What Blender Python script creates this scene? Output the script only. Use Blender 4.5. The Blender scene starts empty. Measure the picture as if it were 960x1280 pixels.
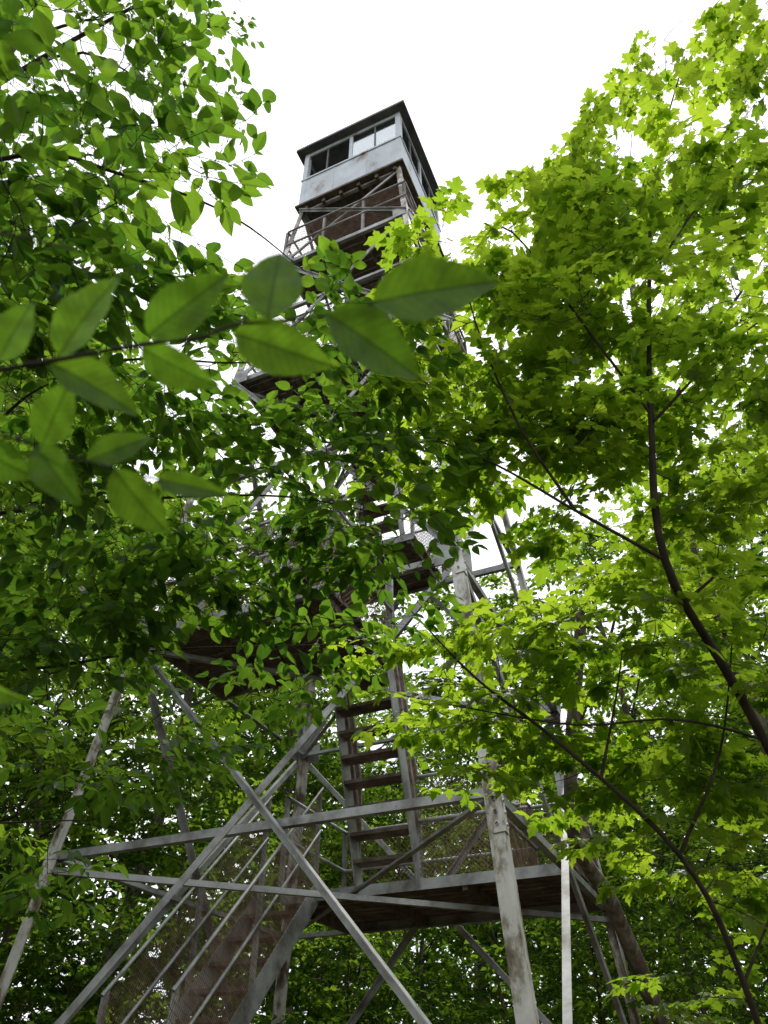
import bpy, math, random
import numpy as np
from mathutils import Vector
rng = np.random.default_rng(11)
scene = bpy.context.scene

# ------------------------------------------------------------ materials
def newmat(name):
    m = bpy.data.materials.new(name); m.use_nodes = True
    nt = m.node_tree; nt.nodes.clear()
    return m, nt, nt.nodes, nt.links
def ramp(nodes, stops):
    r = nodes.new('ShaderNodeValToRGB'); e = r.color_ramp.elements
    while len(e) < len(stops): e.new(.5)
    for k, (p, c) in zip(e, stops):
        k.position = p; k.color = (*c, 1)
    return r
def leaf_mat(name, dark, lite, tdark, tlite, mixf=.5, veins=True, rough=.42, simple=False):
    m, nt, N, L = newmat(name)
    out = N.new('ShaderNodeOutputMaterial')
    at = N.new('ShaderNodeAttribute'); at.attribute_name = 'rnd'
    r1 = ramp(N, [(0, dark), (1, lite)]); r2 = ramp(N, [(0, tdark), (1, tlite)])
    L.new(at.outputs['Fac'], r1.inputs[0]); L.new(at.outputs['Fac'], r2.inputs[0])
    c1, c2 = r1.outputs[0], r2.outputs[0]
    tr = N.new('ShaderNodeBsdfTranslucent')
    if simple:
        pb = N.new('ShaderNodeBsdfDiffuse'); cin = pb.inputs['Color']
    else:
        pb = N.new('ShaderNodeBsdfPrincipled'); pb.inputs['Roughness'].default_value = rough
        pb.inputs['Specular IOR Level'].default_value = .4; cin = pb.inputs['Base Color']
    if veins:
        lu = N.new('ShaderNodeAttribute'); lu.attribute_name = 'luv'
        sp = N.new('ShaderNodeSeparateXYZ'); L.new(lu.outputs['Vector'], sp.inputs[0])
        ab = N.new('ShaderNodeMath'); ab.operation = 'ABSOLUTE'; L.new(sp.outputs[0], ab.inputs[0])
        m1 = N.new('ShaderNodeMath'); m1.operation = 'MULTIPLY_ADD'; L.new(ab.outputs[0], m1.inputs[0]); m1.inputs[1].default_value = -.85; L.new(sp.outputs[1], m1.inputs[2])
        m2 = N.new('ShaderNodeMath'); m2.operation = 'MULTIPLY'; L.new(m1.outputs[0], m2.inputs[0]); m2.inputs[1].default_value = 11.
        m3 = N.new('ShaderNodeMath'); m3.operation = 'FRACT'; L.new(m2.outputs[0], m3.inputs[0])
        m4 = N.new('ShaderNodeMath'); m4.operation = 'SUBTRACT'; L.new(m3.outputs[0], m4.inputs[0]); m4.inputs[1].default_value = .5
        m5 = N.new('ShaderNodeMath'); m5.operation = 'ABSOLUTE'; L.new(m4.outputs[0], m5.inputs[0])
        mr = N.new('ShaderNodeMapRange'); L.new(m5.outputs[0], mr.inputs[0]); mr.inputs[1].default_value = 0; mr.inputs[2].default_value = .1; mr.inputs[3].default_value = .6; mr.inputs[4].default_value = 1
        mm = N.new('ShaderNodeMapRange'); L.new(ab.outputs[0], mm.inputs[0]); mm.inputs[1].default_value = .006; mm.inputs[2].default_value = .02; mm.inputs[3].default_value = .5; mm.inputs[4].default_value = 1
        mn = N.new('ShaderNodeMath'); mn.operation = 'MINIMUM'; L.new(mr.outputs[0], mn.inputs[0]); L.new(mm.outputs[0], mn.inputs[1])
        nz = N.new('ShaderNodeTexNoise'); nz.inputs['Scale'].default_value = 60; g = N.new('ShaderNodeNewGeometry'); L.new(g.outputs['Position'], nz.inputs['Vector'])
        nr = N.new('ShaderNodeMapRange'); L.new(nz.outputs[0], nr.inputs[0]); nr.inputs[1].default_value = .3; nr.inputs[2].default_value = .7; nr.inputs[3].default_value = .6; nr.inputs[4].default_value = 1.25
        mu = N.new('ShaderNodeMath'); mu.operation = 'MULTIPLY'; L.new(mn.outputs[0], mu.inputs[0]); L.new(nr.outputs[0], mu.inputs[1])
        x = N.new('ShaderNodeVectorMath'); x.operation = 'SCALE'; L.new(c2, x.inputs[0]); L.new(mu.outputs[0], x.inputs['Scale']); c2 = x.outputs[0]
    L.new(c1, cin); L.new(c2, tr.inputs['Color'])
    mx = N.new('ShaderNodeMixShader'); mx.inputs[0].default_value = mixf
    L.new(pb.outputs[0], mx.inputs[1]); L.new(tr.outputs[0], mx.inputs[2]); L.new(mx.outputs[0], out.inputs[0])
    return m
def surf_mat(name, stops, scale=4, rough=.8, metal=0, detail=4, bump=.3, stretch=(1, 1, 1), spec=.3):
    m, nt, N, L = newmat(name)
    out = N.new('ShaderNodeOutputMaterial'); pb = N.new('ShaderNodeBsdfPrincipled')
    tc = N.new('ShaderNodeTexCoord'); mp = N.new('ShaderNodeMapping'); mp.inputs['Scale'].default_value = stretch
    L.new(tc.outputs['Object'], mp.inputs[0])
    nz = N.new('ShaderNodeTexNoise'); nz.inputs['Scale'].default_value = scale; nz.inputs['Detail'].default_value = detail; nz.inputs['Roughness'].default_value = .65
    L.new(mp.outputs[0], nz.inputs['Vector'])
    r = ramp(N, stops); L.new(nz.outputs[0], r.inputs[0]); L.new(r.outputs[0], pb.inputs['Base Color'])
    pb.inputs['Roughness'].default_value = rough; pb.inputs['Metallic'].default_value = metal; pb.inputs['Specular IOR Level'].default_value = spec
    if bump:
        b = N.new('ShaderNodeBump'); b.inputs['Strength'].default_value = bump; b.inputs['Distance'].default_value = .01
        L.new(nz.outputs[0], b.inputs['Height']); L.new(b.outputs[0], pb.inputs['Normal'])
    L.new(pb.outputs[0], out.inputs[0])
    return m
M_maple = leaf_mat('maple_leaf', (.04, .085, .010), (.065, .115, .014), (.23, .41, .018), (.46, .64, .035), .61, veins=False)
M_beech = leaf_mat('beech_leaf', (.024, .068, .012), (.042, .10, .016), (.09, .23, .016), (.27, .47, .03), .52, veins=False)
M_fg = leaf_mat('beech_leaf_close', (.03, .08, .010), (.045, .11, .012), (.11, .24, .014), (.23, .42, .022), .55)
M_far = leaf_mat('forest_leaf', (.022, .058, .012), (.045, .09, .016), (.08, .18, .016), (.30, .47, .03), .5, veins=False, simple=True)
M_bark = surf_mat('bark', [(.3, (.035, .028, .02)), (.5, (.09, .075, .055)), (.7, (.2, .18, .14))], 5, .9, stretch=(3, 3, .8), bump=.8)
M_twig = surf_mat('twig_bark', [(.3, (.018, .014, .011)), (.7, (.05, .04, .03))], 12, .8, bump=0, detail=1)
M_steel = surf_mat('galvanised_steel', [(.3, (.09, .075, .06)), (.42, (.2, .2, .195)), (.55, (.34, .35, .355)), (.75, (.47, .485, .49))], 3.2, .45, metal=.3, detail=8, bump=.08, spec=.5)
M_leg = surf_mat('weathered_leg_steel', [(.38, (.09, .065, .04)), (.46, (.24, .21, .165)), (.53, (.52, .51, .49)), (.75, (.68, .68, .67))], 5.5, .5, metal=.15, detail=10, bump=.1, stretch=(1, 1, .5), spec=.5)
M_rust = surf_mat('rusty_wire', [(.35, (.13, .07, .045)), (.65, (.28, .2, .15))], 8, .8, metal=.2, bump=0, detail=2)
M_wood = surf_mat('weathered_wood', [(.3, (.05, .038, .028)), (.55, (.13, .105, .085)), (.8, (.25, .22, .19))], 6, .9, stretch=(1, 1, 1), bump=.4)
M_cab = surf_mat('painted_cab_sheet', [(.34, (.2, .15, .11)), (.44, (.42, .46, .50)), (.6, (.52, .58, .64)), (.8, (.62, .67, .72))], 2.2, .5, metal=.1, detail=10, bump=.08, stretch=(1, 1, .6))
M_roof = surf_mat('roof_sheet', [(.3, (.06, .06, .065)), (.7, (.16, .16, .165))], 3, .55, metal=.3)
M_ground = surf_mat('leaf_litter', [(.3, (.035, .022, .012)), (.5, (.09, .06, .03)), (.62, (.05, .07, .02)), (.75, (.14, .1, .06))], 6, .95, detail=6, bump=.9)
mg, nt, N, L = newmat('window_glass')
o = N.new('ShaderNodeOutputMaterial'); a = N.new('ShaderNodeBsdfTransparent'); gl = N.new('ShaderNodeBsdfGlossy'); gl.inputs['Roughness'].default_value = .08
gl.inputs['Color'].default_value = (.8, .85, .9, 1)
x = N.new('ShaderNodeMixShader'); x.inputs[0].default_value = .4; L.new(a.outputs[0], x.inputs[1]); L.new(gl.outputs[0], x.inputs[2]); L.new(x.outputs[0], o.inputs[0])
M_glass = mg

# ------------------------------------------------------------ mesh builder
class MB:
    def __init__(s): s.v = []; s.f = []; s.m = []; s.r = []; s.uv = []; s.n = 0; s.sm = []
    def add(s, v, f, mat=0, rnd=None, luv=None, smooth=False):
        v = np.asarray(v, float).reshape(-1, 3); f = np.asarray(f, int)
        s.v.append(v); s.f.append(f + s.n); s.m.append(np.full(len(f), mat)); s.sm.append(np.full(len(f), smooth))
        s.r.append(np.zeros(len(v)) if rnd is None else rnd)
        s.uv.append(np.zeros((len(v), 3)) if luv is None else luv)
        s.n += len(v)
    def mesh(s, name, mats):
        me = bpy.data.meshes.new(name)
        v = np.concatenate(s.v); me.vertices.add(len(v)); me.vertices.foreach_set('co', v.ravel())
        loops = np.concatenate([f.ravel() for f in s.f])
        tot = np.concatenate([np.full(len(f), f.shape[1]) for f in s.f])
        st = np.concatenate([[0], np.cumsum(tot)[:-1]])
        me.loops.add(len(loops)); me.loops.foreach_set('vertex_index', loops)
        me.polygons.add(len(tot)); me.polygons.foreach_set('loop_start', st); me.polygons.foreach_set('loop_total', tot)
        me.polygons.foreach_set('material_index', np.concatenate(s.m))
        me.polygons.foreach_set('use_smooth', np.concatenate(s.sm))
        a = me.attributes.new('rnd', 'FLOAT', 'POINT'); a.data.foreach_set('value', np.concatenate(s.r))
        a = me.attributes.new('luv', 'FLOAT_VECTOR', 'POINT'); a.data.foreach_set('vector', np.concatenate(s.uv).ravel())
        for m in mats: me.materials.append(m)
        me.update(calc_edges=True); return me
    def obj(s, name, mats, parent=None):
        ob = bpy.data.objects.new(name, s.mesh(name, mats)); scene.collection.objects.link(ob)
        if parent: ob.parent = parent
        return ob

def norm(a): a = np.asarray(a, float); return a / np.maximum(np.linalg.norm(a, axis=-1, keepdims=True), 1e-9)
def segs(mb, P0, P1, R0, R1, mat, k=4):
    P0 = np.asarray(P0); P1 = np.asarray(P1); R0 = np.asarray(R0); R1 = np.asarray(R1)
    d = norm(P1 - P0); ref = np.where(np.abs(d[:, 2:3]) > .8, [[1., 0, 0]], [[0, 0, 1.]])
    u = norm(np.cross(d, ref)); w = np.cross(d, u)
    an = np.arange(k) * 2 * np.pi / k
    ring = np.cos(an)[None, :, None] * u[:, None] + np.sin(an)[None, :, None] * w[:, None]
    V = np.concatenate([P0[:, None] + ring * R0[:, None, None], P1[:, None] + ring * R1[:, None, None]], 1)
    n = len(P0); base = (np.arange(n) * 2 * k)[:, None, None]
    i = np.arange(k); q = np.stack([i, (i + 1) % k, (i + 1) % k + k, i + k], 1)[None]
    mb.add(V.reshape(-1, 3), (base + q).reshape(-1, 4), mat, smooth=True)
def smooth_poly(pts, n=5):
    p = np.asarray(pts, float)
    p = np.vstack([2 * p[0] - p[1], p, 2 * p[-1] - p[-2]]); out = []
    for i in range(1, len(p) - 2):
        for t in np.linspace(0, 1, n, endpoint=False):
            a, b, c, d = p[i - 1:i + 3]
            out.append(.5 * ((2 * b) + (c - a) * t + (2 * a - 5 * b + 4 * c - d) * t * t + (3 * b - a - 3 * c + d) * t ** 3))
    out.append(p[-2]); return np.array(out)
def tube(mb, pts, r0, r1, mat, k=8, n=5):
    p = smooth_poly(pts, n); m = len(p); t = np.linspace(0, 1, m); r = r0 + (r1 - r0) * t
    r = r * (1 + .07 * np.sin(np.arange(m) * 1.9))
    d = norm(np.gradient(p, axis=0)); u = np.cross(d[0], [.3, .9, .1]); U = []
    for i in range(m):
        u = u - d[i] * np.dot(u, d[i]); u = u / np.linalg.norm(u); U.append(u)
    U = np.array(U); W = np.cross(d, U); an = np.arange(k) * 2 * np.pi / k
    V = p[:, None] + r[:, None, None] * (np.cos(an)[None, :, None] * U[:, None] + np.sin(an)[None, :, None] * W[:, None])
    i = np.arange(k); q = np.stack([i, (i + 1) % k, (i + 1) % k + k, i + k], 1)
    F = (np.arange(m - 1)[:, None, None] * k + q[None]).reshape(-1, 4)
    mb.add(V.reshape(-1, 3), F, mat, smooth=True)
    return p

# ------------------------------------------------------------ leaf templates
def maple_t():
    h = [(0.10, -.05), (.30, -.03), (.25, .10), (.23, .17), (.40, .21), (.43, .30), (.57, .44), (.44, .45), (.36, .51), (.20, .45), (.25, .60), (.27, .70), (.12, .79)]
    pts = [(0, 0)] + h + [(0, 1.0)] + [(-x, y) for x, y in h[::-1]]
    pts = np.array(pts); c = np.array([[0, .3]]); P = np.vstack([pts, c])
    r2 = P[:, 0] ** 2 + (P[:, 1] - .3) ** 2
    z = -.4 * r2 + .14 * np.abs(P[:, 0])
    V = np.column_stack([P, z]); n = len(pts)
    F = np.array([[i, (i + 1) % n, n] for i in range(n)])
    return V, F, np.column_stack([P, z * 0])
def ovate_t(ns=8, wid=.32, cols=3, serr=0.):
    t = np.linspace(0, 1, ns + 1); w = wid * np.sin(np.pi * t ** .85) ** .8 * (1 - .25 * t); w[0] = .004; w[-1] = .002
    if serr: w[1:-1:2] *= 1 + serr
    cs = np.linspace(-1, 1, cols); V = []
    for i in range(ns + 1):
        for c in cs:
            V.append((c * w[i], t[i], .35 * abs(c) * w[i] - .16 * t[i] ** 2 + .015 * math.sin(t[i] * 17) * abs(c)))
    F = [[i * cols + j, i * cols + j + 1, (i + 1) * cols + j + 1, (i + 1) * cols + j] for i in range(ns) for j in range(cols - 1)]
    V = np.array(V); return V, np.array(F), np.column_stack([V[:, :2], V[:, 2] * 0])
def rhomb_t():
    V = np.array([(0, 0, 0), (.36, .45, .07), (0, 1, -.1), (-.36, .45, .07)])
    F = np.array([[0, 1, 2], [0, 2, 3]]); return V, F, V * [1, 1, 0]
T_maple, T_ov, T_far = maple_t(), ovate_t(5), rhomb_t()

def leaf_frames(pos, yaw, pitch, roll):
    cy, sy, cp, sp = np.cos(yaw), np.sin(yaw), np.cos(pitch), np.sin(pitch)
    Y = np.stack([cy * cp, sy * cp, sp], -1)
    X = np.stack([sy, -cy, 0 * sy], -1); Z = np.cross(X, Y)
    X2 = X * np.cos(roll)[:, None] + Z * np.sin(roll)[:, None]; Z2 = np.cross(X2, Y)
    return np.stack([X2, Y, Z2], -1)
def make_spray(rg, L, nl, opposite, size, side=3, pj=.3):
    pos, yaw, seg = [], [], []
    def twig(p0, ang, ln, n):
        bend = rg.normal(0, .25); pts = []
        for i in range(n + 1):
            t = i / n; a = ang + bend * t
            pts.append(p0 + ln * t * np.array([math.cos(a), math.sin(a), 0]) + np.array([0, 0, -.12 * ln * t * t]))
        for i in range(n): seg.append((pts[i], pts[i + 1]))
        for i in range(1, n + 1):
            sides = [1, -1] if opposite else [1 if i % 2 else -1]
            for sgn in sides:
                pos.append(pts[i]); yaw.append(ang + bend * i / n + sgn * rg.uniform(.6, 1.15))
        pos.append(pts[-1]); yaw.append(ang + bend)
        return pts
    n0 = nl // 4 if opposite else nl // 3
    main = twig(np.zeros(3), 0, L, max(3, n0))
    for j in range(side):
        b = main[min(len(main) - 1, 1 + j)]
        twig(b, (1 if j % 2 else -1) * rg.uniform(.5, .95), L * rg.uniform(.4, .7), max(2, n0 - 1))
    pos = np.array(pos); n = len(pos); yaw = np.array(yaw)
    S = size * rg.uniform(.6, 1.15, n)
    d = np.stack([np.cos(yaw), np.sin(yaw), np.full(n, -.25)], -1); pl = S * (.45 if opposite else .12)
    base = pos + d * pl[:, None]
    for a, b in zip(pos, base): seg.append((a, b))
    R = leaf_frames(base, yaw, rg.normal(-.28, pj, n), rg.normal(0, pj * 1.2, n))
    return base, R, S, np.array([a for a, _ in seg]), np.array([b for _, b in seg])

def rotm(yaw, pitch, roll):
    cy, sy = math.cos(yaw), math.sin(yaw); cp, sp = math.cos(pitch), math.sin(pitch); cr, sr = math.cos(roll), math.sin(roll)
    Rz = np.array([[cy, -sy, 0], [sy, cy, 0], [0, 0, 1]]); Ry = np.array([[cp, 0, -sp], [0, 1, 0], [sp, 0, cp]]); Rx = np.array([[1, 0, 0], [0, cr, -sr], [0, sr, cr]])
    return Rz @ Ry @ Rx

def add_leaves(mb, T, O, R, S, mat, rnd):
    V, F, UV = T; n = len(O); k = len(V)
    W = O[:, None] + np.einsum('nij,kj->nki', R, V) * S[:, None, None]
    FF = (np.arange(n)[:, None, None] * k + F[None]).reshape(-1, F.shape[1])
    mb.add(W.reshape(-1, 3), FF, mat, np.repeat(rnd, k), np.tile(UV, (n, 1)))

def grow(mb, limbs, clumps, T, size, opposite, seed, nl=14, L=.38, twig_r=.0022, dens=1., side=3, klimb=7, flat=.55, petiole=True):
    rg = np.random.default_rng(seed); nodes = []
    for pts, r0, r1 in limbs:
        p = tube(mb, pts, r0, r1, 0 if r0 > .03 else 1, k=klimb)
        for a, b in zip(p[:-1], p[1:]):
            m = max(1, int(np.linalg.norm(b - a) / .15))
            for t in np.arange(m) / m: nodes.append(a + (b - a) * t)
    nodes = list(nodes[len(nodes) // 12:])
    vars_ = [make_spray(rg, L * rg.uniform(.8, 1.2), nl, opposite, size, side) for _ in range(10)]
    C = []
    for (x, y, z, r, n) in clumps:
        for _ in range(max(1, int(round(n * dens)))):
            q = rg.normal(size=3); q = q / np.linalg.norm(q) * rg.uniform(0, 1) ** .45 * r
            q[2] *= flat; C.append(np.array([x, y, z]) + q)
    C = np.array(C); A = np.array(nodes)
    dist = np.array([np.min(((A - c) ** 2).sum(1)) for c in C]); C = C[np.argsort(dist)]
    cap = len(A) + len(C) * 3 + 5; B = np.empty((cap, 3)); B[:len(A)] = A; nb = len(A)
    O, R, S, K, s0, s1, ra, rb = [], [], [], [], [], [], [], []
    for c in C:
        d2 = ((B[:nb] - c) ** 2).sum(1); j = int(np.argmin(d2)); a = B[j]; dd = math.sqrt(d2[j])
        mid = a + (c - a) * .5 + rg.normal(0, .07 * dd + 1e-4, 3) + np.array([0, 0, -.06 * dd])
        r = twig_r * (1 + min(3, dd * 2))
        s0 += [a, mid]; s1 += [mid, c]; ra += [r * 1.3, r * 1.1]; rb += [r * 1.1, r]
        B[nb] = mid; B[nb + 1] = c; nb += 2
        v = vars_[rg.integers(10)]
        h = c - a; yaw = math.atan2(h[1], h[0]) + rg.normal(0, .7)
        M = rotm(yaw, rg.normal(-.02, .22), rg.normal(0, .25)); sc = rg.uniform(.8, 1.2)
        O.append(c + (v[0] * sc) @ M.T); R.append(np.einsum('ij,njk->nik', M, v[1])); S.append(v[2] * sc)
        base = rg.uniform(.0, .7); K.append(np.clip(base + rg.uniform(-.1, .4, len(v[0])), 0, 1))
        if petiole:
            s0 += list(c + (v[3] * sc) @ M.T); s1 += list(c + (v[4] * sc) @ M.T)
            ra += [twig_r] * len(v[3]); rb += [twig_r * .7] * len(v[3])
    segs(mb, np.array(s0), np.array(s1), np.array(ra), np.array(rb), 1, 3)
    add_leaves(mb, T, np.concatenate(O), np.concatenate(R), np.concatenate(S), 2, np.concatenate(K))

# ------------------------------------------------------------ ground
def gh(x, y):
    t = np.clip((y - .2) / 4.0, 0, 1); s = t * t * (3 - 2 * t)
    far = np.clip((np.hypot(x, y - 8) - 45) / 150, 0, 1)
    return 1.3 * s + .06 * np.sin(x * .9 + 1) * np.sin(y * .7) - 14 * far * far
ax = np.concatenate([-np.geomspace(600, 15, 30), np.linspace(-14, 24, 90), np.geomspace(25, 600, 30)])
X, Y = np.meshgrid(ax, ax); Z = gh(X, Y); n = len(ax)
mb = MB(); i, j = np.meshgrid(np.arange(n - 1), np.arange(n - 1)); q = (j * n + i).ravel()
mb.add(np.stack([X, Y, Z], -1).reshape(-1, 3), np.stack([q, q + 1, q + n + 1, q + n], 1), 0, smooth=True)
mb.obj('ground', [M_ground])

# ------------------------------------------------------------ lookout tower
C0 = np.array([-.22, 7.6]); e1 = np.array([-.9116, .411]); e2 = np.array([.411, .9116])
E1 = np.array([*e1, 0]); E2 = np.array([*e2, 0]); UP = np.array([0, 0, 1.])
def W(z): return 3.57 + (5.5 - z) * .165
def TP(a, b, z): p = C0 + a * e1 + b * e2; return np.array([p[0], p[1], z])
SG = [(-1, -1), (1, -1), (1, 1), (-1, 1)]
def corner(i, z, inset=0): h = W(z) / 2 - inset; return TP(SG[i][0] * h, SG[i][1] * h, z)
tower = bpy.data.objects.new('fire_lookout_tower', None); scene.collection.objects.link(tower)
def prism(mb, p0, p1, poly, u, v, mat=0):
    p0 = np.asarray(p0, float); p1 = np.asarray(p1, float); d = norm(p1 - p0)
    u = norm(u - d * np.dot(u, d)); v = v - d * np.dot(v, d) - u * np.dot(v, u); v = norm(v)
    k = len(poly); r = np.array([a * u + b * v for a, b in poly]); V = np.vstack([p0 + r, p1 + r])
    F = [[i, (i + 1) % k, (i + 1) % k + k, i + k] for i in range(k)]; mb.add(V, F, mat)
    if k == 4: mb.add(V, [[3, 2, 1, 0], [4, 5, 6, 7]], mat)
    else:
        mb.add(V, [[0, 1, 2, 3], [0, 3, 4, 5], [6, 7, 8, 9], [6, 9, 10, 11]], mat)
def Lb(mb, p0, p1, w, u, v, t=.008, mat=0): prism(mb, p0, p1, [(0, 0), (w, 0), (w, t), (t, t), (t, w), (0, w)], u, v, mat)
def bar(mb, p0, p1, w, h, u=E1, v=UP, mat=0): prism(mb, p0, p1, [(-w / 2, -h / 2), (w / 2, -h / 2), (w / 2, h / 2), (-w / 2, h / 2)], u, v, mat)
def pipe(mb, p0, p1, r, mat=0, k=6): segs(mb, [p0], [p1], [r], [r], mat, k)

ZB = 1.2; LV = [3.4, 5.5, 7.6, 9.7, 11.3, 12.9]; ZT = 14.9
legs = MB()
for i in range(4):
    u = -E1 * SG[i][0]; v = -E2 * SG[i][1]
    for za, zb, w in [(ZB, 5.5, .105), (5.5, 9.7, .095), (9.7, ZT, .085)]:
        Lb(legs, corner(i, za), corner(i, zb), w, u, v, .011)
    for zs in (3.3, 5.5, 9.7):
        p0 = corner(i, zs - .25, -.012) ; p1 = corner(i, zs + .25, -.012)
        Lb(legs, p0, p1, .085, u, v, .009)
        for t in np.linspace(.1, .9, 6):
            c = p0 + (p1 - p0) * t
            for dv, off in ((u, v), (v, u)):
                q = c + dv * .05; pipe(legs, q - off * .012, q + off * .004, .011)
    f = corner(i, ZB); prism(legs, f - [0, 0, .4], f + [0, 0, .12], [(-.28, -.28), (.28, -.28), (.28, .28), (-.28, .28)], E1, E2)
legs.obj('legs', [M_leg], tower)

br = MB()
faces = [(0, 1, E2), (3, 2, -E2), (0, 3, E1), (1, 2, -E1)]
def brace_face(i, j, nrm, zs, w):
    for za, zb in zs:
        a0, a1, b0, b1 = corner(i, za), corner(i, zb), corner(j, za), corner(j, zb)
        Lb(br, a0 - nrm * .012, b1 - nrm * .012, w, -UP, -nrm, .008)
        Lb(br, b0 + nrm * .016, a1 + nrm * .016, w, -UP, nrm, .008)
for i, j, nrm in faces:
    brace_face(i, j, nrm, [(1.35, 5.5)], .06)
    brace_face(i, j, nrm, [(5.5, 9.7), (9.7, 12.9)], .055)
    brace_face(i, j, nrm, [(12.9, 14.8)], .045)
    for z in [3.3, 5.45, 7.55, 9.65, 11.25, 12.85, 14.75]:
        w = .062 if z < 6 else .058
        Lb(br, corner(i, z) + nrm * .03, corner(j, z) + nrm * .03, w, UP, nrm, .009)
    for z in [1.45, 5.5, 9.7, 12.9]:
        for (c, s) in ((i, 1), (j, -1)):
            dirv = norm(corner(j, z) - corner(i, z)) * s; c0 = corner(c, z)
            prism(br, c0 - nrm * .024 + dirv * .02, c0 - nrm * .024 + dirv * .24, [(0, -.12), (.006, -.12), (.006, .12), (0, .12)], nrm, UP)
for z in (3.28, 5.42, 9.6):
    Lb(br, corner(0, z), corner(2, z), .05, UP, E1); Lb(br, corner(1, z - .08), corner(3, z - .08), .05, UP, E1)
br.obj('bracing', [M_steel], tower)

decks = MB(); rails = MB(); stair = MB(); wire = MB()
def deck(b0, b1, a0, a1, z):
    nb = max(2, int((b1 - b0) / .15)); st = (b1 - b0) / nb
    for k in range(nb):
        b = b0 + (k + .5) * st; jit = rng.uniform(-.012, .012)
        bar(decks, TP(a0 + jit, b, z + .02), TP(a1 + jit, b, z + .02 + rng.uniform(-.003, .003)), st - .02, .036, E2, UP, 0)
    for a in np.linspace(a0 + .08, a1 - .08, 4):
        bar(decks, TP(a, b0 + .01, z - .05), TP(a, b1 - .01, z - .05), .05, .09, E1, UP, 0)
    for b, s in ((b0, 1), (b1, -1)):
        Lb(decks, TP(a0, b - .01 * s, z + .045), TP(a1, b - .01 * s, z + .045), .10, -UP, E2 * s, .01, 1)
def rail(p0, p1, h=1.0, posts=2):
    p0 = np.array(p0); p1 = np.array(p1)
    for hh in (h, h * .55): pipe(rails, p0 + UP * hh, p1 + UP * hh, .019)
    for t in np.linspace(0, 1, posts): q = p0 + (p1 - p0) * t; Lb(rails, q, q + UP * h, .045, E1, E2, .006)
def mesh_panel(p0, p1, h, sp=.06, wr=.003):
    p0 = np.array(p0); p1 = np.array(p1); Ln = np.linalg.norm(p1 - p0); A = []; B = []
    for s in (1, -1):
        for k in np.arange(-h, Ln + h, sp):
            xs = lambda y: (k + y) if s > 0 else (k + h - y)
            ya = max(0, (-k) if s > 0 else (k + h - Ln)); yb = min(h, (Ln - k) if s > 0 else (k + h))
            if yb - ya < .02: continue
            A.append(p0 + (p1 - p0) * xs(ya) / Ln + UP * ya); B.append(p0 + (p1 - p0) * xs(yb) / Ln + UP * yb)
    r = np.full(len(A), wr); segs(wire, np.array(A), np.array(B), r, r, 0, 3)
zs = [1.3] + LV
for k, z in enumerate(LV):
    w = W(z); back = (k % 2 == 0); h = w / 2 - .04; dep = .37 * w
    a0, a1 = -h, h
    if k == 1: dep = .42 * w; a0 = -.45
    if k == 2: a0 = -.5
    if k == 3: a0 = -.3
    if back: b0, b1 = h - dep, h
    else: b0, b1 = -h, -h + dep
    if k == 0: a1 = h * .6
    deck(b0, b1, a0, a1, z)
    if k in (1, 2, 3): Lb(decks, TP(-h, (b0 if not back else b1) + (.03 if not back else -.03), z + .045), TP(a0, (b0 if not back else b1) + (.03 if not back else -.03), z + .045), .10, -UP, E2, .01, 1)
    edge_out = h if back else -h; edge_in = b0 if back else b1
    rail(TP(a0, edge_out, z + .04), TP(a1, edge_out, z + .04), 1., 4)
    rail(TP(a0, b0, z + .04), TP(a0, b1, z + .04)); rail(TP(a1, b0, z + .04), TP(a1, b1, z + .04))
    mesh_panel(TP(a0 + .02, edge_out, z + .06), TP(a1, edge_out, z + .06), .95)
    mesh_panel(TP(a0 + .02, b0, z + .06), TP(a0 + .02, b1, z + .06), .95)
    if k in (4, 5):
        rail(TP(a0, edge_in, z + .04), TP(a0 + .3 * w, edge_in, z + .04))
        mesh_panel(TP(a0, edge_in, z + .06), TP(a0 + .3 * w, edge_in, z + .06), .95)
    if k == 0:   # guard beside the second flight
        rail(TP(-1.25, b0, z + .04), TP(-.42, b0, z + .04)); rail(TP(-1.25, b0, z + .04), TP(-1.25, b1, z + .04))
        mesh_panel(TP(-1.25, b0, z + .06), TP(-.42, b0, z + .06), .95, .05, .0036); mesh_panel(TP(-1.25, b0, z + .06), TP(-1.25, b1, z + .06), .95, .05, .0036)
def flight(z0, z1, b0, b1, a, half=.33):
    n = max(5, int((z1 - z0) / .23))
    for s in (-half, half):
        p0, p1 = TP(a + s, b0, z0), TP(a + s, b1, z1)
        bar(stair, p0, p1, .012, .19, E1, UP, 1)
        q0, q1 = p0 + UP * .1, p1 + UP * .1
        for hh in (.95, .5): pipe(rails, q0 + UP * hh, q1 + UP * hh, .017)
        for t in (0.02, .5, .98): q = q0 + (q1 - q0) * t; Lb(rails, q, q + UP * .95, .04, E1, E2, .006)
        mesh_panel(q0, q1, .9)
    for i in range(1, n):
        t = i / n; z = z0 + (z1 - z0) * t; b = b0 + (b1 - b0) * t
        bar(stair, TP(a - half + .01, b, z), TP(a + half - .01, b, z), .21, .035, E2, UP, 0)
for k in range(len(LV)):
    z0 = zs[k]; z1 = LV[k]; w0, w1 = W(z0), W(z1); back = (k % 2 == 0); dep = .37 * w1
    if k == 1: dep = .42 * w1
    bt = (w1 / 2 - dep - .02) if back else (-w1 / 2 + dep + .04)
    if k == 0: bb = -.38 * w0
    else: bb = (-w0 / 2 + .37 * w0) if back else (w0 / 2 - .37 * w0)
    a = (.27 if back else -.02) * w1
    flight(z0, z1 + .04, bb, bt, a, .33 if w1 > 3 else .28)
flight(12.95, 14.9, -.4, .55, -.1, .27)
decks.obj('landings', [M_wood, M_steel], tower); stair.obj('stairs', [M_wood, M_steel], tower)
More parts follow.
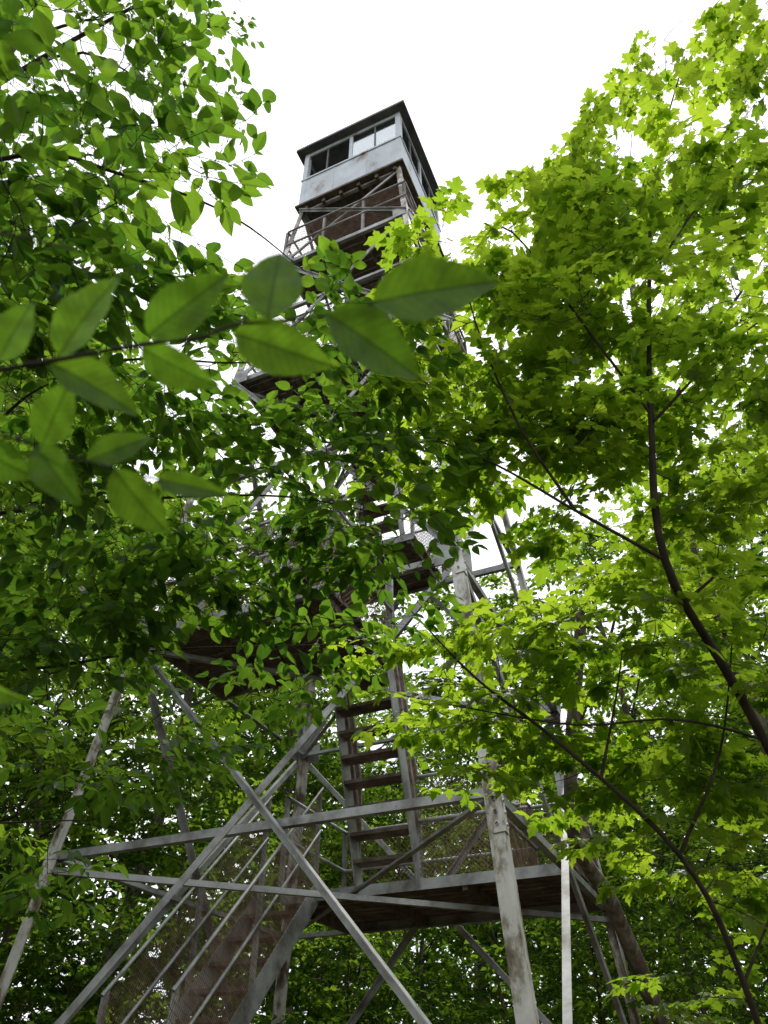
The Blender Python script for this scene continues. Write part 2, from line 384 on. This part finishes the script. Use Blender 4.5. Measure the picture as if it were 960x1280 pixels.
rails.obj('handrails', [M_steel], tower); wire.obj('wire_mesh_guards', [M_rust], tower)

cab = MB(); h = 1.05; z0 = 14.9
def box(mb, a0, a1, b0, b1, za, zb, mat=0):
    prism(mb, TP(a0, b0, za), TP(a0, b0, zb), [(0, 0), (a1 - a0, 0), (a1 - a0, b1 - b0), (0, b1 - b0)], E1, E2, mat)
box(cab, -h - .05, h + .05, -h - .05, h + .05, z0 - .06, z0, 1)
for k in range(6): box(cab, -h + .1 + k * .36, -h + .16 + k * .36, -h, h, z0 - .17, z0 - .063, 1)
th = .03; zw = z0 + .98; zt = z0 + 2.1
for s in (-1, 1):
    lo, hi = (-h, -h + th) if s < 0 else (h - th, h)
    box(cab, -h, h, lo, hi, z0 + .002, zw, 0); box(cab, lo, hi, -h + th, h - th, z0 + .002, zw, 0)
    box(cab, -h - .02, h + .02, lo - .02, hi + .02, zw + .001, zw + .05, 0); box(cab, lo - .02, hi + .02, -h + th + .03, h - th - .03, zw + .001, zw + .05, 0)
    box(cab, -h, h, lo, hi, zt - .12, zt, 0); box(cab, lo, hi, -h + th, h - th, zt - .12, zt, 0)
    box(cab, -.035, .035, lo - .004, hi + .004, zw + .05, zt - .12, 0); box(cab, lo - .004, hi + .004, -.035, .035, zw + .05, zt - .12, 0)
    for m in (-.52, .52):
        box(cab, m - .015, m + .015, lo, hi, zw + .05, zt - .12, 3); box(cab, lo, hi, m - .015, m + .015, zw + .05, zt - .12, 3)
    for m in (-.35, .35):
        box(cab, m - .012, m + .012, lo - .006, hi + .006, z0 + .01, zw - .002, 0)
for sa, sb in SG:
    ca, cb = sa * h, sb * h; box(cab, min(ca, ca - sa * .09) - .005, max(ca, ca - sa * .09) + .005, min(cb, cb - sb * .09) - .005, max(cb, cb - sb * .09) + .005, z0 + .004, zt - .002, 0)
box(cab, -h + .1, -.04, -h + .012, -h + .016, zw + .05, zt - .12, 2)
ev = 1.19; ap = TP(0, 0, zt + .5)
box(cab, -ev, ev, -ev, ev, zt + .002, zt + .03, 3)
R4 = [TP(sa * ev, sb * ev, zt + .06) for sa, sb in SG]
cab.add(np.array(R4 + [ap]), [[0, 1, 4], [1, 2, 4], [2, 3, 4], [3, 0, 4]], 3)
for q in range(4):
    p, r_ = R4[q] - UP * .025, R4[(q + 1) % 4] - UP * .025; bar(cab, p, r_, .02, .07, norm(np.cross(r_ - p, UP)), UP, 3)
pipe(cab, ap - UP * .05, ap + UP * .3, .012, 1)
cab.obj('cab', [M_cab, M_wood, M_glass, M_roof], tower)

# ------------------------------------------------------------ near maple (right)
ML = [(1.86,1.63,6.53,.25,12),(2.05,1.82,5.99,.42,22),(1.47,1.87,5.62,.36,20),(1.05,1.96,5.04,.36,20),(.70,1.90,4.79,.28,15),(.50,1.90,4.70,.2,10),(.34,1.88,4.62,.13,5),
(1.6,2.0,4.83,.5,26),(1.12,2.03,4.48,.42,21),(.75,2.07,4.28,.4,20),(.42,2.06,4.31,.27,15),(1.5,2.22,4.09,.5,24),(1.07,2.29,4.01,.44,20),(.68,2.29,3.85,.36,17),
(.36,2.34,3.92,.28,15),(.14,2.25,4.0,.2,8),(1.42,2.49,3.61,.42,22),(1.0,2.55,3.53,.4,15),(1.9,2.3,4.3,.4,12),(1.0,1.9,4.7,.3,9),(1.3,1.85,5.2,.35,13),(.3,2.1,4.15,.2,7)]
maple_limbs = [([(2.35,3.7,1.1),(2.0,3.4,2.0),(1.44,2.78,2.95),(1.10,2.35,3.30),(1.12,2.13,3.89),(1.22,1.94,4.59),(1.4,1.8,5.4),(1.72,1.6,6.3)], .026, .003),
 ([(1.10,2.35,3.30),(.753,2.23,3.45),(.4545,2.19,3.66),(.134,2.17,3.83)], .008, .003),
 ([(1.12,2.13,3.89),(.887,1.95,4.185),(.589,1.8,4.76),(.45,1.85,4.75)], .007, .003),
 ([(.75,2.23,3.45),(.55,2.1,3.8),(.4156,1.98,4.23),(.36,1.9,4.55)], .007, .003),
 ([(1.12,2.13,3.85),(1.455,2.02,4.17),(1.84,2.0,4.5)], .007, .003),
 ([(1.22,1.94,4.59),(1.6,1.9,5.2),(2.05,1.85,5.8)], .007, .003),
 ([(1.2,2.5,3.2),(1.5,2.6,3.5),(1.7,2.5,3.9)], .008, .003)]
mb = MB(); grow(mb, maple_limbs, ML, T_maple, .09, True, 3, nl=12, L=.25, twig_r=.0014, dens=.8, side=2, flat=.44)
mb.obj('maple_tree', [M_bark, M_twig, M_maple])
ML2 = [(1.5,2.9,3.26,.42,17),(1.1,3.0,3.31,.4,16),(.76,3.06,3.39,.3,9),(.18,3.12,3.44,.22,6),(.31,3.34,3.2,.28,9),(.64,3.33,3.07,.3,11),(1.03,3.3,2.94,.36,14),
(1.43,3.25,2.85,.4,15),(.45,3.59,2.9,.14,3),(1.6,3.57,2.46,.4,12),(1.33,3.71,2.6,.28,7),(1.57,3.89,2.08,.35,7),(.84,3.77,2.88,.14,2),(1.75,3.1,3.0,.3,8)]
mb = MB(); grow(mb, [([(1.75,4.1,1.25),(1.46,3.53,2.04),(1.2,3.2,2.44),(.738,3.01,2.83),(.4,2.95,3.1),(.11,2.9,3.43)], .016, .003),
 ([(1.2,3.2,2.44),(1.4,3.0,2.8),(1.55,2.85,3.3)], .008, .003), ([(.9,3.08,2.7),(1.0,3.0,3.0),(1.1,3.0,3.3)], .007, .003),
 ([(1.46,3.53,2.04),(1.7,3.4,2.4)], .007, .003), ([(1.9,3.2,2.85),(1.23,2.85,2.86),(.8,2.96,2.89),(.277,3.0,3.0)], .007, .003)],
 ML2, T_maple, .09, True, 5, nl=12, L=.25, twig_r=.0014, side=2, flat=.44, dens=1.05)
mb.obj('maple_tree', [M_bark, M_twig, M_maple])

# ------------------------------------------------------------ near beech (left) incl. close branch
BL_ = [(-1.0,.81,4.07,.4,19),(-.8,.96,4.04,.25,6),(-1.0,.98,3.71,.36,19),(-.72,1.10,3.72,.25,9),(-.58,1.14,3.90,.14,4),(-.9,1.3,3.48,.35,20),(-1.1,1.45,3.3,.3,16),(-.62,1.66,3.67,.33,19),
(-.98,1.86,3.43,.4,25),(-.36,1.67,4.12,.12,5),(-.30,1.86,3.92,.2,10),(-.46,2.15,3.68,.32,19),(-.14,2.23,3.58,.28,16),(-.7,2.18,3.36,.42,26),(-.32,2.39,3.41,.33,19),(0,2.42,3.38,.22,12),(-.02,2.1,3.75,.2,10),(-.1,1.95,4.0,.17,6),
(-1.18,2.02,3.24,.4,24),(-1.06,2.39,3.1,.37,22),(-1.33,2.56,2.89,.37,18),(-.72,2.52,3.2,.28,12),(-1.32,3.15,2.81,.35,14),(-.95,3.3,2.95,.26,8),(-.5,3.1,3.2,.25,8),(-1.62,3.65,2.52,.4,14),(-.16,3.2,3.38,.2,6),(-1.5,1.7,3.4,.4,12),(-.2,2.7,3.3,.2,6)]
bl = [([(-2.5,2.0,.75),(-2.45,1.95,2.5),(-2.4,1.8,4.5),(-2.2,1.6,6.5)], .09, .04),
 ([(-2.4,1.85,3.2),(-1.7,1.2,3.4),(-1.04,.93,3.6),(-.75,1.05,3.75),(-.49,1.24,3.87),(-.3,1.6,4.12)], .009, .002),
 ([(-2.4,1.85,3.8),(-1.7,1.2,4.0),(-1.0,.85,4.1),(-.7,.95,4.1)], .009, .002),
 ([(-2.4,1.9,2.9),(-1.6,1.9,3.1),(-1.0,2.0,3.3),(-.4,2.2,3.5),(.1,2.35,3.5)], .010, .002),
 ([(-2.4,1.9,2.7),(-1.5,2.5,2.9),(-.9,2.7,3.1),(-.2,3.1,3.35)], .010, .002),
 ([(-1.6,1.9,3.1),(-1.0,1.5,3.4),(-.5,1.7,3.7),(-.28,1.85,3.95)], .006, .002),
 ([(-2.4,1.9,2.2),(-1.9,3.0,2.5),(-1.4,3.6,2.7)], .009, .003)]
mb = MB(); grow(mb, bl, BL_, T_ov, .082, False, 7, nl=13, L=.25, twig_r=.0013, side=2, dens=.97, flat=.5)
O5 = np.array([0, .385, 1.919]); RX = np.array([1., 0, 0]); UX = np.array([0, -.6374, .7705]); NX = np.cross(RX, UX)
def bp(r, q, n=0): return O5 + r * RX + q * UX + n * NX
T_hi = ovate_t(22, .27, 7, .05)
def twig(pts, r0, r1): return tube(mb, [bp(*p) for p in pts], r0, r1, 1, k=7, n=6)
twig([(-.62, .03, -.05), (-.42, .075, -.02), (-.28, .092), (-.162, .113), (-.125, .116, .004), (-.097, .127), (-.038, .132), (-.005, .141)], .0022, .0008)
twig([(-.42, .075, -.02), (-.32, .062, .01), (-.26, .052, .005), (-.205, .035), (-.15, .021)], .0016, .0007)
twig([(-.42, .075, -.02), (-.34, .14, .02), (-.27, .18, .02), (-.2, .17, .02)], .0015, .0006)
segs(mb, [bp(-2.0, -.1, -.3), bp(-1.2, -.02, -.15)], [bp(-1.2, -.02, -.15), bp(-.62, .03, -.05)], np.array([.006, .0045]), np.array([.0045, .0022]), 1, 7)
LF = [((-.008, .141), (.077, .158), .00, .9, .7), ((-.038, .132), (.028, .093), .006, .95, .3), ((-.102, .122), (-.036, .098), -.006, .95, .7), ((-.078, .129), (-.072, .183), .004, 1.35, .55),
 ((-.157, .117), (-.104, .155), .008, .9, .2), ((-.167, .113), (-.118, .084), -.01, .95, .3), ((-.225, .101), (-.168, .071), .0, .9, .6), ((-.215, .103), (-.180, .158), .01, 1., .4),
 ((-.27, .165), (-.222, .195), .12, 1.25, 1.), ((-.255, .10), (-.235, .14), .01, 1.2, .35), ((-.18, .028), (-.148, -.018), .006, 1.05, .8), ((-.153, .022), (-.105, .012), .0, .6, .7),
 ((-.24, .047), (-.215, .09), -.02, 1.0, .3), ((-.23, .043), (-.20, .005), .01, 1.0, .2), ((-.205, .035), (-.165, .055), -.01, .8, .4), ((-.29, -.10), (-.232, -.125), .02, .6, 1.),
 ((-.28, .05), (-.235, .02), .02, 1.1, .15), ((-.29, .092), (-.25, .055), .015, 1.1, .3)]
O, R, S, K = [], [], [], []
for k, (b, t, n, wf, rn) in enumerate(LF):
    p = bp(*b, n); q = bp(*t, n + rng.uniform(-.018, .018)); y = norm(q - p); nn = norm(NX * 1. + UP * -.25 + rng.normal(0, .32, 3)); x_ = norm(np.cross(y, nn)); z_ = np.cross(x_, y)
    O.append(p); S.append(np.linalg.norm(q - p)); R.append(np.stack([x_ * wf * 1.12, y, z_], -1)); K.append(rn)
add_leaves(mb, T_hi, np.array(O), np.array(R), np.array(S), 3, np.array(K))
mb.obj('beech_tree', [M_bark, M_twig, M_beech, M_fg])

mb = MB(); grow(mb, [([(-5,3.2,1.2),(-4.8,3.0,5),(-4.3,2.8,8),(-3.8,2.6,10.5)], .14, .04), ([(-4.5,2.9,6.5),(-3.2,2.4,7.8),(-2.0,2.0,8.6),(-1.5,1.9,9.0)], .03, .005), ([(-4.6,3,5),(-3.8,2.8,6.0),(-3,2.8,6.6)], .03, .006),([(-4.3,2.8,8),(-3.2,2.4,9),(-2.5,2.3,9.4)],.03,.006)],
 [(-1.9,2.06,8.4,.35,10),(-2.6,2.14,8.3,.7,20),(-1.5,2.1,8.2,.25,6),(-3.0,2.6,7.0,.8,24),(-3.2,2.9,5.8,.8,26),(-2.6,3.2,5.6,.7,20),(-3.6,2.9,9.5,.9,12),(-2.4,2.5,7.3,.5,9)], T_ov, .08, False, 9, nl=15, L=.34, twig_r=.002)
mb.obj('beech_tree', [M_bark, M_twig, M_beech])

mb = MB(); grow(mb, [([(3.15,5.7,1.1),(3.0,5.5,2.6),(2.77,5.2,3.9),(2.53,4.87,5.12),(2.5,4.7,7.0),(2.8,4.5,9.5)], .085, .03), ([(2.5,4.7,6.5),(3.2,4.4,7.5),(4,4.2,8.6)], .03, .006), ([(2.5,4.75,5.8),(2.0,4.7,6.6),(1.8,4.6,7.0)], .025, .006)],
 [(3.6,4.2,8.5,.8,8),(2.9,4.4,8.0,.6,6),(3.4,4.6,6.8,.8,12),(2.4,4.8,6.4,.6,9),(3.9,4.9,5.4,.8,11),(2.9,5.2,4.9,.6,7)], T_maple, .105, True, 13, nl=12, L=.34, twig_r=.0025)
mb.obj('maple_tree', [M_bark, M_twig, M_maple])
mb = MB(); grow(mb, [([(2.45,7.1,1.15),(2.1,6.7,2.1),(1.7,6.1,2.85),(1.35,5.5,3.3),(1.5,4.8,4.6)], .075, .045), ([(1.45,5.2,3.9),(1.8,5.1,4.6),(2.0,5.0,5.2)], .02, .005)],
 [(2.0,5.0,5.0,.4,5),(1.7,4.7,4.9,.3,3)], T_maple, .1, True, 14, nl=12, L=.34, twig_r=.0025)
mb.obj('maple_tree', [M_bark, M_twig, M_maple])

# ------------------------------------------------------------ forest
def tall_tree(seed, H, r0, crown0, rad, T=T_far, size=.2, nclump=34, per=13, nl=15):
    rg = np.random.default_rng(seed); mb = MB()
    pts = [(0, 0, -.3)]; x = y = 0
    for t in (.2, .4, .6, .8, 1.): x += rg.normal(0, .02 * H); y += rg.normal(0, .02 * H); pts.append((x, y, t * H * .95))
    P = smooth_poly(pts, 6); limbs = [(pts, r0, r0 * .15)]; clumps = []
    for k in range(nclump):
        t = crown0 + (1 - crown0) * (k + rg.uniform(0, 1)) / nclump
        b = P[min(len(P) - 1, int(t * (len(P) - 1)))]; az = k * 2.4 + rg.normal(0, .4)
        prof = math.sin(math.pi * min(1, .18 + .82 * (t - crown0) / (1 - crown0))) ** .6
        rr = rad * prof * rg.uniform(.35, 1.05); tip = b + np.array([math.cos(az) * rr, math.sin(az) * rr, rr * rg.uniform(.1, .55)])
        if rr > rad * .35: limbs.append(([tuple(b), tuple((b + tip) / 2 + [0, 0, .12 * rr]), tuple(tip)], r0 * .28 * (1.1 - t * .6), r0 * .05))
        clumps.append((*tip, rad * rg.uniform(.25, .36), per))
    grow(mb, limbs, clumps, T, size, False, seed, nl=nl, L=.65 if size > .12 else .4, twig_r=.004, klimb=6, flat=.7, petiole=False)
    return mb.mesh('forest_tree_mesh', [M_bark, M_twig, M_far])
talls = [tall_tree(21, 16, .17, .22, 3.3), tall_tree(22, 18, .2, .28, 3.5), tall_tree(23, 14, .13, .15, 2.9)]
unders = [tall_tree(31, 5.2, .045, .1, 1.6, size=.11, nclump=26, per=9), tall_tree(32, 7.0, .06, .1, 1.9, size=.12, nclump=30, per=10), tall_tree(33, 3.0, .025, .05, 1.3, size=.10, nclump=20, per=9)]
rg = np.random.default_rng(5)
def place(name, me, x, y, s, rot):
    ob = bpy.data.objects.new(name, me); ob.location = (x, y, float(gh(np.array(x), np.array(y))) - .05); ob.scale = (s, s, s * rg.uniform(.93, 1.08)); ob.rotation_euler = (rg.normal(0, .03), rg.normal(0, .03), rot); scene.collection.objects.link(ob)
TP_ = [(-8.5,11),(-5.5,15.5),(-12,15),(-2,19),(-9,20),(2.5,21),(7.5,18.5),(11,15),(5,25),(-5,26),(-15,24),(12,22),(17,18),(0,30),(9,30),(-20,18),(-13,8),(15,9),(-10,-9),(9,-12),(-9.5,4.5),(-3.5,22.5)]
for k, (x, y) in enumerate(TP_): place('hardwood_tree', talls[k % 3], x, y, rg.uniform(.85, 1.08), rg.uniform(0, 6.3))
UP_ = [(-5.2,7.6,1),(-4.9,10.3,1),(-7.3,9,1),(-3.0,12.4,0),(-.5,13,2),(1.8,13.2,0),(4.2,11.4,0),(5.6,9.2,1),(6.8,12.5,1),(3.9,8.3,2),(8.5,9.5,0),(-6.8,13,0),(-1.6,15.5,1),(1,17,1),(4.8,15,1),(8.8,15.5,0),(-9.8,12.8,2),(-10,8,1),(3,18.5,0),(-4,19,0),
 (-6.2,5.6,0),(5.4,6.4,0),(7.2,5.5,1),(-.5,11.6,2),(2.6,10.8,2),(-3.6,9.9,2),(-8,17,1),(12,18,1),(0,23,0),(-12,19,0),(6,21,1),(10,11,2),(-4.3,8.5,2),(-2.3,11.9,2),(.4,14.8,0),(-5.4,12,0),(3.2,13.2,0)]
for x, y, v in UP_: place('understory_tree', unders[v], x, y, rg.uniform(.85, 1.15), rg.uniform(0, 6.3))
place('understory_tree', unders[1], -5.0, 5.9, 1.4, 1.0)
# distant woodland: one mass of trunks and leaves
mb = MB(); n = 30000; th_ = rg.uniform(0, 2 * np.pi, n); front = rg.uniform(0, 1, n) < .75; th_ = np.where(front, rg.uniform(.15, np.pi - .15, n), th_)
rr = rg.uniform(30, 58, n); px, py = rr * np.cos(th_), 8 + rr * np.sin(th_)
top = 14 + 4 * np.sin(th_ * 17 + rr * .3) + 2 * np.sin(th_ * 41); pz = gh(px, py) + top * rg.uniform(0, 1, n) ** .8
add_leaves(mb, T_far, np.stack([px, py, pz], -1), leaf_frames(None, rg.uniform(0, 6.3, n), rg.normal(0, .5, n), rg.normal(0, .5, n)), rg.uniform(.5, 1.0, n), 2, rg.uniform(0, .4, n))
m_ = 170; a_ = rg.uniform(0, 2 * np.pi, m_); q_ = rg.uniform(28, 56, m_); bx, by = q_ * np.cos(a_), 8 + q_ * np.sin(a_); bz = gh(bx, by)
segs(mb, np.stack([bx, by, bz - .3], -1), np.stack([bx + rg.normal(0, .7, m_), by, bz + 13], -1), rg.uniform(.12, .28, m_), np.full(m_, .06), 0, 7)
mb.obj('distant_forest', [M_bark, M_twig, M_far])

# ------------------------------------------------------------ light, sky
el, az = math.radians(60), math.radians(24)
sd = Vector((math.sin(az) * math.cos(el), math.cos(az) * math.cos(el), math.sin(el)))
sl = bpy.data.lights.new('sun', 'SUN'); sl.energy = 3.8; sl.angle = math.radians(3); sl.color = (1, .95, .86)
so = bpy.data.objects.new('sun', sl); so.rotation_euler = sd.to_track_quat('Z', 'Y').to_euler(); scene.collection.objects.link(so)
w = bpy.data.worlds.new('World'); scene.world = w; w.use_nodes = True; nt = w.node_tree; nt.nodes.clear(); N = nt.nodes; L = nt.links
out = N.new('ShaderNodeOutputWorld'); sky = N.new('ShaderNodeTexSky'); sky.sky_type = 'NISHITA'; sky.sun_disc = False; sky.sun_elevation = el; sky.sun_rotation = az; sky.dust_density = 2
b1 = N.new('ShaderNodeBackground'); b1.inputs[1].default_value = .15; L.new(sky.outputs[0], b1.inputs[0])
b2 = N.new('ShaderNodeBackground'); b2.inputs[0].default_value = (.97, .985, 1, 1); b2.inputs[1].default_value = 1.6
tc = N.new('ShaderNodeTexCoord'); nz = N.new('ShaderNodeTexNoise'); nz.inputs['Scale'].default_value = 2.2; nz.inputs['Detail'].default_value = 4; L.new(tc.outputs['Generated'], nz.inputs['Vector'])
mr = N.new('ShaderNodeMapRange'); mr.inputs[1].default_value = .3; mr.inputs[2].default_value = .55; mr.inputs[3].default_value = .35; mr.inputs[4].default_value = 1; L.new(nz.outputs[0], mr.inputs[0])
mx = N.new('ShaderNodeMixShader'); L.new(mr.outputs[0], mx.inputs[0]); L.new(b1.outputs[0], mx.inputs[1]); L.new(b2.outputs[0], mx.inputs[2]); L.new(mx.outputs[0], out.inputs[0])
scene.view_settings.view_transform = 'Standard'; scene.view_settings.look = 'None'; scene.view_settings.exposure = 0

# ------------------------------------------------------------ camera
cam = bpy.data.cameras.new('camera'); co = bpy.data.objects.new('camera', cam); scene.collection.objects.link(co)
co.location = (0, 0, 1.6); co.rotation_euler = (math.radians(129.6), 0, 0)
cam.sensor_fit = 'VERTICAL'; cam.sensor_height = 36; cam.lens = 26; cam.clip_start = .02; cam.clip_end = 1500
cam.dof.use_dof = True; cam.dof.focus_distance = 5; cam.dof.aperture_fstop = 7
scene.camera = co
